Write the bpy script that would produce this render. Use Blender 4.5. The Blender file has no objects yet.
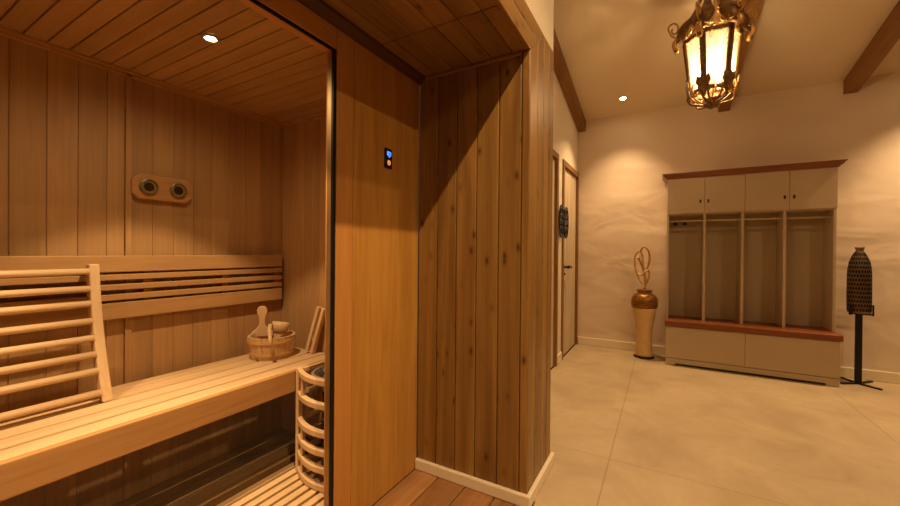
import bpy, bmesh, math, random
from mathutils import Vector, Matrix
PI = math.pi
S = bpy.context.scene
COL = S.collection
random.seed(7)

# ------------------------------------------------------------------ helpers
def lin(h):
    out = []
    for i in (0, 2, 4):
        c = int(h[i:i+2], 16) / 255
        out.append(c/12.92 if c <= .04045 else ((c+.055)/1.055)**2.4)
    return (*out, 1)

class MB:
    def __init__(s):
        s.bm = bmesh.new()
    def box(s, x0, x1, y0, y1, z0, z1):
        v = [s.bm.verts.new((x, y, z)) for z in (z0, z1) for y in (y0, y1) for x in (x0, x1)]
        for f in ((0,2,3,1), (4,5,7,6), (0,1,5,4), (2,6,7,3), (0,4,6,2), (1,3,7,5)):
            s.bm.faces.new([v[i] for i in f])
        return v
    def obox(s, c, size, rot=None):
        """box of a given size about c, turned by a 3x3 matrix"""
        c = Vector(c)
        v = s.box(*[k for d in size for k in (-d/2, d/2)])
        for q in v:
            q.co = c + (rot @ q.co if rot else q.co)
        return v
    def bar(s, a, b, w, h, up=(0, 0, 1)):
        a, b = Vector(a), Vector(b)
        d = (b-a); L = d.length; d.normalize()
        u = Vector(up)
        x = d.cross(u)
        if x.length < 1e-4: x = Vector((1, 0, 0))
        x.normalize(); y = x.cross(d)
        m = Matrix((x, d, y)).transposed()
        return s.obox((a+b)/2, (w, L, h), m)
    def tube(s, pts, r, n=8, closed=False, flat=1.0):
        pts = [Vector(p) for p in pts]
        N = len(pts)
        rad = r if isinstance(r, (list, tuple)) else [r]*N
        T = []
        for i in range(N):
            a = pts[(i-1) % N] if (closed or i > 0) else pts[i]
            b = pts[(i+1) % N] if (closed or i < N-1) else pts[i]
            t = (b-a)
            T.append(t.normalized() if t.length > 1e-9 else Vector((0, 0, 1)))
        u = T[0].cross(Vector((.13, .27, .95)))
        if u.length < 1e-3: u = T[0].cross(Vector((1, 0, 0)))
        u.normalize()
        rings = []
        for i in range(N):
            u = (u - T[i]*u.dot(T[i])).normalized()
            w = T[i].cross(u)
            rings.append([s.bm.verts.new(pts[i] + rad[i]*(math.cos(2*PI*k/n)*u + flat*math.sin(2*PI*k/n)*w)) for k in range(n)])
        for i in range(N if closed else N-1):
            A, B = rings[i], rings[(i+1) % N]
            for k in range(n):
                s.bm.faces.new((A[k], A[(k+1) % n], B[(k+1) % n], B[k]))
        if not closed:
            s.bm.faces.new(rings[0][::-1]); s.bm.faces.new(rings[-1])
    def lathe(s, prof, c=(0, 0, 0), n=32, sx=1, sy=1, cap=True):
        rings = []
        for r, z in prof:
            rings.append([s.bm.verts.new((c[0]+sx*r*math.cos(2*PI*k/n), c[1]+sy*r*math.sin(2*PI*k/n), c[2]+z)) for k in range(n)])
        for A, B in zip(rings, rings[1:]):
            for k in range(n):
                s.bm.faces.new((A[k], A[(k+1) % n], B[(k+1) % n], B[k]))
        if cap:
            s.bm.faces.new(rings[0][::-1]); s.bm.faces.new(rings[-1])
    def prism(s, poly, depth, m=None):
        """outline poly (u,v) extruded along w by depth; m maps (u,v,w) to the world"""
        m = m or (lambda u, v, w: (u, v, w))
        A = [s.bm.verts.new(m(u, v, 0)) for u, v in poly]
        B = [s.bm.verts.new(m(u, v, depth)) for u, v in poly]
        n = len(poly)
        s.bm.faces.new(A[::-1]); s.bm.faces.new(B)
        for k in range(n):
            s.bm.faces.new((A[k], A[(k+1) % n], B[(k+1) % n], B[k]))
    def ball(s, c, r, sc=(1, 1, 1), sub=2, jit=0, rnd=None):
        q = bmesh.ops.create_icosphere(s.bm, subdivisions=sub, radius=r)['verts']
        for v in q:
            k = 1 + (rnd.uniform(-jit, jit) if jit else 0)
            v.co = Vector((c[0]+v.co.x*sc[0]*k, c[1]+v.co.y*sc[1]*k, c[2]+v.co.z*sc[2]*k))
    def build(s, name, mat, parent=None, loc=None, bevel=0, smooth=False, seg=2):
        bmesh.ops.recalc_face_normals(s.bm, faces=s.bm.faces)
        base = Vector((0, 0, 0))
        p = parent
        while p is not None:
            base += p.location; p = p.parent
        if loc is not None:
            base += Vector(loc) - (base if parent is None else base)
            # mesh is given in world coordinates; move its origin to loc
        for v in s.bm.verts: v.co -= base
        me = bpy.data.meshes.new(name); s.bm.to_mesh(me); s.bm.free()
        me.materials.append(mat)
        o = bpy.data.objects.new(name, me); COL.objects.link(o)
        if parent is not None: o.parent = parent
        elif loc is not None: o.location = Vector(loc)
        if smooth:
            for f in me.polygons: f.use_smooth = True
        if bevel:
            b = o.modifiers.new('bevel', 'BEVEL'); b.width = bevel; b.segments = seg
            b.limit_method = 'ANGLE'; b.angle_limit = math.radians(40)
        return o

def tag(o, label, cat, group=None):
    o['label'] = label; o['category'] = cat
    if group: o['group'] = group
    return o
def thing(name, label, cat, loc, group=None):
    o = bpy.data.objects.new(name, None); COL.objects.link(o)
    o.location = loc; o.empty_display_size = .1
    return tag(o, label, cat, group)
def struct(o, label=None):
    o['kind'] = 'structure'
    if label: o['label'] = label
    return o

# ------------------------------------------------------------------ materials
def newmat(name):
    m = bpy.data.materials.new(name); m.use_nodes = True
    nt = m.node_tree
    return m, nt, nt.nodes['Principled BSDF'], nt.nodes, nt.links

def vmath(nt, op, a, b=None):
    n = nt.nodes.new('ShaderNodeVectorMath'); n.operation = op
    nt.links.new(a, n.inputs[0])
    if b is not None:
        if hasattr(b, 'is_linked'): nt.links.new(b, n.inputs[1])
        else: n.inputs[1].default_value = b
    return n.outputs[0]
def smath(nt, op, a, b=None, clamp=False):
    n = nt.nodes.new('ShaderNodeMath'); n.operation = op; n.use_clamp = clamp
    for i, q in enumerate((a, b)):
        if q is None: continue
        if hasattr(q, 'is_linked'): nt.links.new(q, n.inputs[i])
        else: n.inputs[i].default_value = q
    return n.outputs[0]
def mix(nt, fac, a, b, mode='MIX'):
    n = nt.nodes.new('ShaderNodeMix'); n.data_type = 'RGBA'; n.blend_type = mode
    for i, q in ((0, fac), (6, a), (7, b)):
        if hasattr(q, 'is_linked'): nt.links.new(q, n.inputs[i])
        else: n.inputs[i].default_value = q
    return n.outputs[2]
def ramp(nt, fac, stops):
    n = nt.nodes.new('ShaderNodeValToRGB')
    e = n.color_ramp.elements
    e[0].position, e[0].color = stops[0]; e[1].position, e[1].color = stops[-1]
    for p, c in stops[1:-1]:
        q = e.new(p); q.color = c
    nt.links.new(fac, n.inputs[0]); return n.outputs[0]
def noise(nt, vec, scale, detail=4, rough=.55, dist=0):
    n = nt.nodes.new('ShaderNodeTexNoise')
    n.inputs['Scale'].default_value = scale; n.inputs['Detail'].default_value = detail
    n.inputs['Roughness'].default_value = rough; n.inputs['Distortion'].default_value = dist
    nt.links.new(vec, n.inputs['Vector']); return n.outputs[0]
def bump(nt, h, strength, dist, bsdf):
    n = nt.nodes.new('ShaderNodeBump'); n.inputs['Strength'].default_value = strength
    n.inputs['Distance'].default_value = dist
    nt.links.new(h, n.inputs['Height']); nt.links.new(n.outputs[0], bsdf.inputs['Normal'])

def wood(name, dark, light, axis, var=.2, rough=.5, knots=0, grain=1.0, spec=.35, streak=.25):
    m, nt, b, N, L = newmat(name)
    tc = N.new('ShaderNodeTexCoord'); geo = N.new('ShaderNodeNewGeometry')
    rnd = geo.outputs['Random Per Island']
    cx = N.new('ShaderNodeCombineXYZ')
    for i, k in enumerate((17.3, 31.7, 23.9)):
        L.new(smath(nt, 'MULTIPLY', rnd, k), cx.inputs[i])
    p = vmath(nt, 'ADD', tc.outputs['Object'], cx.outputs[0])
    ax = 'XYZ'.index(axis)
    s1 = [9*grain]*3; s1[ax] = .55*grain
    s2 = [95*grain]*3; s2[ax] = 2.2*grain
    n1 = noise(nt, vmath(nt, 'MULTIPLY', p, s1), 1, 5, .6, .9)
    n2 = noise(nt, vmath(nt, 'MULTIPLY', p, s2), 1, 3, .6, .2)
    c = ramp(nt, n1, [(.28, lin(dark)), (.72, lin(light))])
    g = smath(nt, 'ADD', smath(nt, 'MULTIPLY', n2, streak*2), 1-streak)
    gc = N.new('ShaderNodeCombineColor')
    for i in range(3): L.new(g, gc.inputs[i])
    c = mix(nt, 1.0, c, gc.outputs[0], 'MULTIPLY')
    if knots:
        s3 = [15.0]*3; s3[ax] = 7.5
        vo = N.new('ShaderNodeTexVoronoi'); vo.inputs['Scale'].default_value = 1
        wob = vmath(nt, 'MULTIPLY', p, s3)
        L.new(wob, vo.inputs['Vector'])
        sep = N.new('ShaderNodeSeparateColor'); L.new(vo.outputs['Color'], sep.inputs[0])
        gate = smath(nt, 'LESS_THAN', sep.outputs[0], knots)
        k = ramp(nt, vo.outputs['Distance'], [(.07, (1, 1, 1, 1)), (.11, (.6, .6, .6, 1)), (.18, (.22, .22, .22, 1)), (.30, (0, 0, 0, 1))])
        kf = smath(nt, 'MULTIPLY', gate, k)
        c = mix(nt, smath(nt, 'MULTIPLY', kf, .85), c, lin('3c1a0a'))
    v = smath(nt, 'ADD', smath(nt, 'MULTIPLY', rnd, var), 1-var*.5)
    hs = N.new('ShaderNodeHueSaturation'); L.new(v, hs.inputs['Value']); L.new(c, hs.inputs['Color'])
    L.new(hs.outputs[0], b.inputs['Base Color'])
    b.inputs['Roughness'].default_value = rough; b.inputs['Specular IOR Level'].default_value = spec
    bump(nt, n2, .12, .002, b)
    return m

def plain(name, col, rough=.5, metal=0, spec=.4, noise_amt=0, nscale=20):
    m, nt, b, N, L = newmat(name)
    b.inputs['Roughness'].default_value = rough; b.inputs['Metallic'].default_value = metal
    b.inputs['Specular IOR Level'].default_value = spec
    tc = N.new('ShaderNodeTexCoord')
    n = noise(nt, tc.outputs['Object'], nscale, 4)
    a = lin(col)
    lo = tuple(x*(1-noise_amt) for x in a[:3])+(1,)
    hi = tuple(min(1, x*(1+noise_amt)) for x in a[:3])+(1,)
    L.new(ramp(nt, n, [(.3, lo), (.7, hi)]), b.inputs['Base Color'])
    return m

def emit(name, col, strength):
    m = bpy.data.materials.new(name); m.use_nodes = True
    nt = m.node_tree; nt.nodes.clear()
    e = nt.nodes.new('ShaderNodeEmission'); e.inputs[0].default_value = col; e.inputs[1].default_value = strength
    o = nt.nodes.new('ShaderNodeOutputMaterial'); nt.links.new(e.outputs[0], o.inputs[0])
    return m

def plaster(name, col, bs=.5, amt=.06):
    m, nt, b, N, L = newmat(name)
    tc = N.new('ShaderNodeTexCoord'); o = tc.outputs['Object']
    n1 = noise(nt, vmath(nt, 'MULTIPLY', o, (1.7, 1.7, 3.2)), 1.0, 2.0, .4, .6)
    n2 = noise(nt, o, 26, 4, .6)
    a = lin(col)
    c = ramp(nt, n1, [(.3, tuple(x*(1-amt) for x in a[:3])+(1,)), (.7, a)])
    L.new(c, b.inputs['Base Color'])
    b.inputs['Roughness'].default_value = .85; b.inputs['Specular IOR Level'].default_value = .2
    h = smath(nt, 'ADD', n1, smath(nt, 'MULTIPLY', n2, .018))
    bump(nt, h, bs, .09, b)
    return m

def clear_glass(name, body=.0, tint=(1, 1, 1, 1), ior=1.45, wave=0):
    """see-through pane: straight transmission plus its own mirror reflection (and some diffusion)"""
    m = bpy.data.materials.new(name); m.use_nodes = True
    nt = m.node_tree; N = nt.nodes; L = nt.links; N.clear()
    t = N.new('ShaderNodeBsdfTransparent'); t.inputs[0].default_value = tint
    g = N.new('ShaderNodeBsdfGlossy'); g.inputs['Roughness'].default_value = .02
    f = N.new('ShaderNodeLayerWeight'); f.inputs[0].default_value = .5      # Schlick mirror term, the same from both sides of the pane
    fr = smath(nt, 'ADD', smath(nt, 'MULTIPLY', smath(nt, 'POWER', f.outputs['Facing'], 5), .9), .014)
    x = N.new('ShaderNodeMixShader'); L.new(fr, x.inputs[0]); L.new(t.outputs[0], x.inputs[1]); L.new(g.outputs[0], x.inputs[2])
    out = x
    if wave:
        tc = N.new('ShaderNodeTexCoord')
        n = noise(nt, tc.outputs['Object'], 28, 3)
        bp = N.new('ShaderNodeBump'); bp.inputs['Strength'].default_value = wave; bp.inputs['Distance'].default_value = .01
        L.new(n, bp.inputs['Height']); L.new(bp.outputs[0], g.inputs['Normal'])
    if body:
        d = N.new('ShaderNodeBsdfTranslucent'); d.inputs[0].default_value = (1, .93, .8, 1)
        y = N.new('ShaderNodeMixShader'); y.inputs[0].default_value = body
        L.new(x.outputs[0], y.inputs[1]); L.new(d.outputs[0], y.inputs[2]); out = y
    o = N.new('ShaderNodeOutputMaterial'); L.new(out.outputs[0], o.inputs[0])
    return m

M = {}
for ax in 'XYZ':
    M['sauna'+ax] = wood('sauna_wood_'+ax, '9a7448', 'b88c58', ax, .16, .55, 0, 1.0, .25, .18)
    M['pale'+ax] = wood('abachi_wood_'+ax, 'c69e6e', 'dcba8a', ax, .10, .5, 0, 1.2, .3, .14)
    M['pine'+ax] = wood('stained_pine_'+ax, '6c481e', '9c743a', ax, .24, .4, .85, 1.0, .4, .3)
M['boardY'] = wood('warm_board', 'a67440', 'c0905a', 'Y', .06, .5, 0, 1.3, .3, .25)
M['cedar'] = wood('cedar_panel', 'a87432', 'c49042', 'Z', .08, .45, 0, 2.2, .3, .22)
M['jamb'] = wood('red_cedar_jamb', 'b4793a', 'c68c48', 'Z', .06, .5, 0, 1.2, .3, .15)
M['jambY'] = wood('red_cedar_head', 'b4793a', 'c68c48', 'Y', .06, .5, 0, 1.2, .3, .15)
M['deck'] = wood('deck_board', '7c522a', 'b08050', 'Y', .2, .45, .12, 1.0, .4, .3)
M['beam'] = wood('beam_oak', '7a5228', '946a38', 'Y', .05, .6, .1, .8, .3, .2)
M['doorframe'] = wood('door_frame_wood', '785026', '926836', 'Z', .08, .5, 0, 1, .3, .2)
M['doorleaf'] = wood('limed_oak', 'b49c7c', 'd8c4a2', 'Z', .08, .55, 0, 1.6, .3, .3)
M['redwood'] = wood('oiled_red_wood', '6e3614', '8e4e1e', 'X', .1, .35, 0, 1.3, .5, .4)
M['darkpine'] = wood('dark_cove_wood', '4a2a12', '5e381a', 'Y', .1, .5, 0)
M['stain'] = wood('dark_floor_wood', '6a4c2c', '86643e', 'Y', .2, .6, 0, 1.0, .15)
M['plaster'] = plaster('uneven_plaster', 'e4ceb4', .27)
M['smooth'] = plaster('smooth_plaster', 'e4d3b8', .12, .03)
M['ceil'] = plaster('ceiling_plaster', 'dcc8aa', .15, .03)
M['skirt'] = plain('cream_paint', 'e8d6b4', .45, 0, .4, .02)
M['taupe'] = plain('taupe_lacquer', 'bca686', .5, 0, .35, .015, 6)
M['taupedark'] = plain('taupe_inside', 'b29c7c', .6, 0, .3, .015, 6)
M['black'] = plain('black_metal', '121010', .45, .3, .5, .1)
M['knob'] = plain('dark_bronze', '4a3418', .35, .8, .5, .1)
M['gold'] = plain('aged_gold', 'd0a460', .38, .6, .5, .25, 30)
M['goldpaint'] = plain('pearl_gold_glaze', 'd6b076', .36, .12, .5, .06, 14)
M['goldleaf'] = plain('crackled_bronze_leaf', '8e5f2c', .4, .7, .5, .6, 60)
M['iron'] = plain('antique_bronze_iron', '7c5c32', .42, .5, .5, .45, 40)
M['steel'] = plain('brushed_steel', '9a958c', .35, .9, .5, .08, 60)
M['darksteel'] = plain('dark_steel', '4a4436', .45, .6, .5, .1)
M['alu'] = plain('aluminium_channel', 'a88a5c', .5, .9, .5, .03)
M['seal'] = plain('black_seal', '0c0a08', .5, 0, .4, .02)
M['stone'] = plain('heater_stone', '847a6c', .85, 0, .2, .45, 35)
M['hoop'] = wood('pale_hoop', 'c89a58', 'deb574', 'X', .05, .5)
M['bronze'] = plain('bronze_shell', '7e5e3a', .4, .35, .5, .3, 40)
M['ceramic'] = plain('dial_face', '8a744c', .4, 0, .4, .05)
M['ring'] = plain('dial_ring', '7a5e38', .4, .2, .5, .1)
M['glass'] = clear_glass('sauna_glass', 0, (.97, .97, .95, 1))
M['lampglass'] = clear_glass('antique_lantern_glass', .07, (1, .97, .9, 1), 1.5, .5)
M['tubeglass'] = clear_glass('timer_glass', .15)
M['sand'] = plain('timer_sand', 'b8a080', .8)
M['wax'] = plain('candle_sleeve', 'e8d8b0', .5, 0, .3, .05)
M['bulb'] = emit('bulb_glow', (1, .80, .50, 1), 80)
M['lens'] = emit('downlight_glow', (1, .80, .48, 1), 60)
M['blue'] = emit('blue_display', (.05, .16, 1, 1), 1.6)
M['orange'] = emit('orange_display', (1, .32, .06, 1), .5)

def tile_floor():
    m, nt, b, N, L = newmat('limestone_tiles')
    tc = N.new('ShaderNodeTexCoord'); o = tc.outputs['Object']
    n1 = noise(nt, o, 2.2, 6, .62, .6); n2 = noise(nt, o, 24, 5, .7)
    c = ramp(nt, n1, [(.3, lin('ae9674')), (.7, lin('ccb68e'))])
    c = mix(nt, smath(nt, 'MULTIPLY', n2, .5), c, lin('a8906c'))
    sx = N.new('ShaderNodeSeparateXYZ'); L.new(o, sx.inputs[0])
    def line(src, off, step, w):
        f = smath(nt, 'FRACT', smath(nt, 'DIVIDE', smath(nt, 'ADD', src, off), step))
        d = smath(nt, 'ABSOLUTE', smath(nt, 'SUBTRACT', f, .5))
        return smath(nt, 'LESS_THAN', d, w/step/2)
    g = smath(nt, 'MAXIMUM', line(sx.outputs[0], .25+.755, 1.51, .005), line(sx.outputs[1], -2.26+.755*2+.755, 1.51*1.0, .004))
    c = mix(nt, smath(nt, 'MULTIPLY', g, .55), c, lin('7a6242'))
    L.new(c, b.inputs['Base Color'])
    b.inputs['Roughness'].default_value = .55; b.inputs['Specular IOR Level'].default_value = .3
    bump(nt, n2, .08, .003, b)
    return m
M['tile'] = tile_floor()

def perforated():
    m, nt, b, N, L = newmat('perforated_steel')
    tc = N.new('ShaderNodeTexCoord')
    sp = N.new('ShaderNodeSeparateXYZ'); L.new(tc.outputs['Object'], sp.inputs[0])
    a = smath(nt, 'SINE', smath(nt, 'MULTIPLY', smath(nt, 'ADD', sp.outputs[0], sp.outputs[2]), 330))
    c = smath(nt, 'SINE', smath(nt, 'MULTIPLY', smath(nt, 'SUBTRACT', sp.outputs[0], sp.outputs[2]), 330))
    h = smath(nt, 'GREATER_THAN', smath(nt, 'MULTIPLY', a, c), .45)
    L.new(mix(nt, h, lin('c6beb0'), lin('1a1612')), b.inputs['Base Color'])
    b.inputs['Metallic'].default_value = .7; b.inputs['Roughness'].default_value = .4
    return m
M['perf'] = perforated()

# ------------------------------------------------------------------ key dimensions (metres)
XB = -2.142      # back wall of the sauna
XP = -1.131      # front of the sauna (glass, jamb, cedar panel)
XC = -.527       # face of the portal and of the wall above it
YR = 1.65        # end wall of the niche
YS = 1.57        # right wall inside the sauna
YCE = 2.058      # end of the clad column
XD = -.94        # wall with the doors
YF = 4.90        # far wall
ZS = 2.065       # niche soffit
ZC = 1.965       # sauna ceiling
BZ = .545        # bench top
YN = -4.0        # room end behind the camera
XR = 6.0
def zceil(y): return 2.79 + .21*(4.9-max(y, 0.6))

# ------------------------------------------------------------------ setting: hall
mb = MB(); mb.box(-.50, XR, YN, YF, -.1, 0); mb.box(XD, -.50, 1.70, YF, -.1, 0)
struct(mb.build('floor', M['tile']), 'pale limestone tile floor of the hall')
mb = MB()
x = XP
seams = [-1.131, -.985, -.832, -.676, -.5215]
for a, c in zip(seams, seams[1:]):
    mb.box(a+.003, c-.003, YN, YR-.0, -.06, 0)
mb.box(XP, -.5, YN, YR, -.1, -.012)
struct(mb.build('floor_deck', M['deck'], bevel=.003), 'brown wooden deck boards in front of the sauna')
mb = MB(); mb.box(XD-.1, XR, YF, YF+.12, 0, 3.1)
struct(mb.build('wall_back', M['plaster']), 'cream uneven plaster wall behind the lockers')
# door wall with two openings
D1 = (2.93, 3.815); D2 = (4.115, 4.865); DH = 2.10
mb = MB()
for y0, y1, z0 in ((YCE-.3, D1[0], 0), (D1[1], D2[0], 0), (D2[1], YF, 0), (D1[0], D1[1], DH), (D2[0], D2[1], DH)):
    mb.box(XD-.12, XD, y0, y1, z0, 3.5)
struct(mb.build('wall_left', M['smooth']), 'cream plaster wall with two doors')
# wall above and behind the portal
mb = MB()
mb.box(XD-.1, XC-.004, 1.70, YCE-.004, 0, 2.2)
mb.box(-1.16, XC-.004, YN, YCE, 2.236, 4.0)
struct(mb.build('wall_portal', M['smooth']), 'cream plaster wall above the wooden portal')
mb = MB(); mb.box(XR, XR+.1, YN, YF, 0, 4); struct(mb.build('wall_right', M['smooth']))
mb = MB(); mb.box(-2.3, XR, YN-.1, YN, 0, 4); struct(mb.build('wall_front', M['smooth']))
# sloped ceiling
mb = MB()
def ceil_poly(m, x0, x1):
    prof = [(YN, zceil(0)), (.6, zceil(.6)), (YF+.1, zceil(YF+.1))]
    pr = prof + [(y, z+.1) for y, z in prof[::-1]]
    m.prism(pr, x1-x0, lambda u, v, w: (x0+w, u, v))
ceil_poly(mb, -1.2, XR+.1)
struct(mb.build('ceiling', M['ceil']), 'sloping cream plaster ceiling')
# beams
for x0, x1, y0, lab in ((-.938, -.85, 2.07, 'brown wooden ceiling beam along the wall above the doors'),
                        (.497, .597, .6, 'brown wooden ceiling beam behind the hanging lantern'),
                        (1.46, 1.56, .6, 'brown wooden ceiling beam right of the lantern'),
                        (2.45, 2.55, .6, 'brown wooden ceiling beam beyond the others')):
    mb = MB()
    mb.prism([(y0, zceil(y0)-.132), (4.897, zceil(4.897)-.132), (4.897, zceil(4.897)-.002), (y0, zceil(y0)-.002)], x1-x0, lambda u, v, w: (x0+w, u, v))
    struct(mb.build('ceiling_beam', M['beam'], bevel=.004), lab)
# skirting boards
def skirting(name, a, b, nrm, h=.098, t=.016):
    m = MB()
    ax, ay = a; bx, by = b; nx, ny = nrm
    xs = sorted((ax, bx, ax+nx*t, bx+nx*t)); ys = sorted((ay, by, ay+ny*t, by+ny*t))
    m.box(xs[0], xs[-1], ys[0], ys[-1], 0, h)
    return struct(m.build(name, M['skirt'], bevel=.006))
skirting('baseboard_back', (XD+.018, YF), (XR, YF), (0, -1))
skirting('baseboard_left', (XD, 3.875), (XD, 4.055), (1, 0))
skirting('baseboard_left', (XD, YCE+.01), (XD, 2.87), (1, 0))
m = MB(); m.box(XP+.002, XC+.022, YR-.022, YR, 0, .056)
struct(m.build('baseboard_niche', M['skirt'], bevel=.006))
m = MB(); m.box(XC, XC+.022, YR+.0005, YCE+.012, 0, .056)
struct(m.build('baseboard_column', M['skirt'], bevel=.006))

# doors
def door(name, d, hinge_far, lab, handle):
    y0, y1 = d
    m = MB()
    ft = .014
    for yy in ((y0-.05, y0+.012), (y1-.012, min(y1+.05, YF-.002))):
        m.box(XD+.0, XD+ft, yy[0], yy[1], 0, DH+.045)
    m.box(XD, XD+ft, y0+.012, y1-.012, DH-.015, DH+.045)
    for yy in ((y0+.001, y0+.018), (y1-.018, y1-.001)):
        m.box(XD-.11, XD, yy[0], yy[1], 0, DH-.002)
    m.box(XD-.11, XD, y0+.018, y1-.018, DH-.02, DH-.002)
    fr = struct(m.build(name, M['doorframe'], bevel=.003), lab)
    m = MB()
    m.box(XD-.05, XD-.012, y0+.021, y1-.021, .006, DH-.023)
    lf = m.build('leaf', M['doorleaf'], fr, bevel=.003)
    if handle:
        hy = y0+.075
        m = MB()
        m.obox((XD-.008, hy, .99), (.008, .06, .06))
        m.tube([(XD-.01, hy, .99), (XD+.045, hy, .99)], .012, 10)
        m.tube([(XD+.045, hy-.01, .99), (XD+.047, hy+.07, .993), (XD+.045, hy+.15, .984)], [.018, .016, .012], 10)
        m.build('handle', M['black'], lf, bevel=.002)
        m = MB(); m.obox((XD-.0085, hy, .915), (.007, .055, .07)); m.tube([(XD-.006, hy, .915), (XD+.012, hy, .915)], .011, 10)
        m.build('keyhole_plate', M['black'], lf, bevel=.002)
    return fr
door('door_1', D1, True, 'brown framed door nearest the wooden column', False)
door('door_2', D2, True, 'limed oak door with black lever in the far corner', True)

# ------------------------------------------------------------------ setting: wooden portal
def planks_z(mbx, plane, pos, th, seams, z0, z1, gap=.003, ztop=None):
    for i, (a, c) in enumerate(zip(seams, seams[1:])):
        zz = ztop(a, c) if ztop else None
        if plane == 'y': v = mbx.box(a+gap/2, c-gap/2, pos, pos+th, z0, z1)
        else: v = mbx.box(pos, pos+th, a+gap/2, c-gap/2, z0, z1)
        if zz:
            for q in v:
                if abs(q.co.z-z1) < 1e-6: q.co.z = zz[0] if (q.co.y-a) < (c-q.co.y) else zz[1]
m = MB()
planks_z(m, 'y', YR, .018, [-1.129, -1.014, -.903, -.792, -.677, -.566, -.5275], .0, ZS, .004)
m.box(-1.131, -.53, YR+.012, YR+.03, 0, ZS)
struct(m.build('wall_niche', M['pineZ'], bevel=.004), 'knotty stained pine boards at the end of the niche')
# column casing: vertical boards on the face X = XC
m = MB()
y_s = [1.652, 1.765, 1.868, 1.965, YCE]
planks_z(m, 'x', XC-.018, .018, y_s, 0, 2.236, .003, lambda a, c: ((ZS+(a-1.652)*.171/.216), (ZS+(c-1.652)*.171/.216)) if c < 1.87 else None)
m.box(XC-.03, XC-.012, 1.655, YCE-.002, 0, 2.05)
m.box(XC-.6*0-.41, XC-.02, YCE-.018, YCE, 0, 2.2)
struct(m.build('trim_1', M['pineZ'], bevel=.004), 'knotty pine casing boards on the column')
m = MB()
for z0, z1, k0, k1 in ((ZS, 2.152, 0, .11), (2.154, 2.236, .112, .216)):
    v = m.box(XC-.018, XC, YN, 1.650, z0, z1)
    for q in v:
        if q.co.y > 0: q.co.y = 1.650 + (k0 if abs(q.co.z-z0) < 1e-6 else k1)
struct(m.build('trim_2', M['pineY'], bevel=.004), 'pine casing boards over the niche opening')
# soffit
m = MB()
sx = [-1.131, -1.03, -.925, -.82, -.715, -.61, -.5275]
yj = 1.30
for a, c in zip(sx, sx[1:]):
    m.box(a+.002, c-.002, yj+.003, YR, ZS+.001, ZS+.018)
    m.box(a+.002, c-.002, YN, yj-.003, ZS+.001, ZS+.018)
m.box(-1.131, -.546, YN, YR, ZS+.014, ZS+.03)
struct(m.build('ceiling_niche', M['pineY'], bevel=.003), 'dark stained pine soffit over the niche')
m = MB()
m.prism([(XP, ZS), (XP, ZS-.036), (XP+.012, ZS-.036), (XP+.038, ZS-.012), (XP+.038, ZS)], YR-YN-.001, lambda u, v, w: (u, YN+w, v))
struct(m.build('trim_3', M['darkpine']), 'dark cove moulding under the soffit')
m = MB()
m.box(XP+.04, XC-.04, YR-.012, YR-.0005, ZS-.018, ZS-.0005)
struct(m.build('trim_4', M['pineX'], bevel=.003))

# ------------------------------------------------------------------ setting: sauna cabin
G1 = 1.06; GT = 1.935
m = MB(); m.box(XP-.06, XP, 1.166, YR-.001, .0, ZS-.001)
struct(m.build('wall_cedar', M['cedar'], bevel=.002), 'honey coloured cedar panel beside the sauna glass')
m = MB(); m.box(XP-.06, XP+.001, G1+.012, 1.164, 0, ZS-.001)
struct(m.build('trim_5', M['jamb'], bevel=.003), 'reddish cedar post beside the glass')
m = MB(); m.box(XP-.06, XP+.001, YN, G1+.010, GT+.012, ZS-.001)
struct(m.build('trim_6', M['jambY'], bevel=.003), 'reddish cedar header over the glass')
m = MB(); m.box(XP-.06, XP, YN, -.72, 0, GT+.01)
struct(m.build('wall_cedar_near', M['cedar']))
m = MB(); m.box(XP-.045, XP-.037, -.715, G1-.006, .03, GT-.004)
win = struct(m.build('window_1', M['glass']), 'clear glass front of the sauna')
m = MB(); m.box(XP-.032, XP-.0105, G1-.006, G1+.0005, .03, GT); m.build('edge_channel', M['alu'], win)
m = MB(); m.box(XP-.010, XP-.003, G1-.004, G1+.0115, .0, GT+.0115); m.box(XP-.010, XP-.003, -.72, G1-.004, GT, GT+.0115)
m.build('seal', M['seal'], win)
# back wall, boards vertical, joint batten between two prefabricated panels
ys = [-.78, -.66, -.56, -.46, -.36, -.265, -.17, -.075, .02, .117, .213, .31, .407, .507, .599, .693, .756]
ys2 = [.782, .865, .955, 1.046, 1.138, 1.231, 1.325, 1.42, 1.515, YS]
m = MB()
planks_z(m, 'x', XB-.016, .016, ys, 0, ZC, .0018); planks_z(m, 'x', XB-.016, .016, ys2, 0, ZC, .0018)
m.box(XB-.03, XB-.004, -.8, YS+.07, -.05, ZC+.05)
m.box(XB-.004, XB+.010, .757, .781, 0, ZC)
struct(m.build('wall_sauna_back', M['saunaZ'], bevel=.0022), 'vertical wood boards behind the sauna bench')
m = MB()
xs = [XB+.001] + [XB+.07*i for i in range(1, 14)] + [XP-.062]
planks_z(m, 'y', YS, .016, xs, 0, ZC, .0012)
m.box(XB, XP-.061, YS+.008, YS+.07, -.05, ZC+.05)
struct(m.build('wall_sauna_right', M['saunaZ'], bevel=.001), 'fine vertical boards on the sauna end wall')
m = MB(); m.box(XB, XP-.06, -.82, -.76, 0, ZC+.05)
struct(m.build('wall_sauna_left', M['saunaZ']))
m = MB()
y = -.76
cy = []
y = .503-.0655*20
while y < YS:
    a, c = max(y, -.76), min(y+.0655, YS-.001)
    if c-a > .004: m.box(XB+.001, XP-.061, a+.0026, c-.0026, ZC, ZC+.014)
    y += .0655
m.box(XB, XP-.06, -.76, YS, ZC+.010, ZC+.03)
struct(m.build('ceiling_sauna', M['saunaX'], bevel=.0016), 'boarded sauna ceiling')
m = MB()
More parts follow.
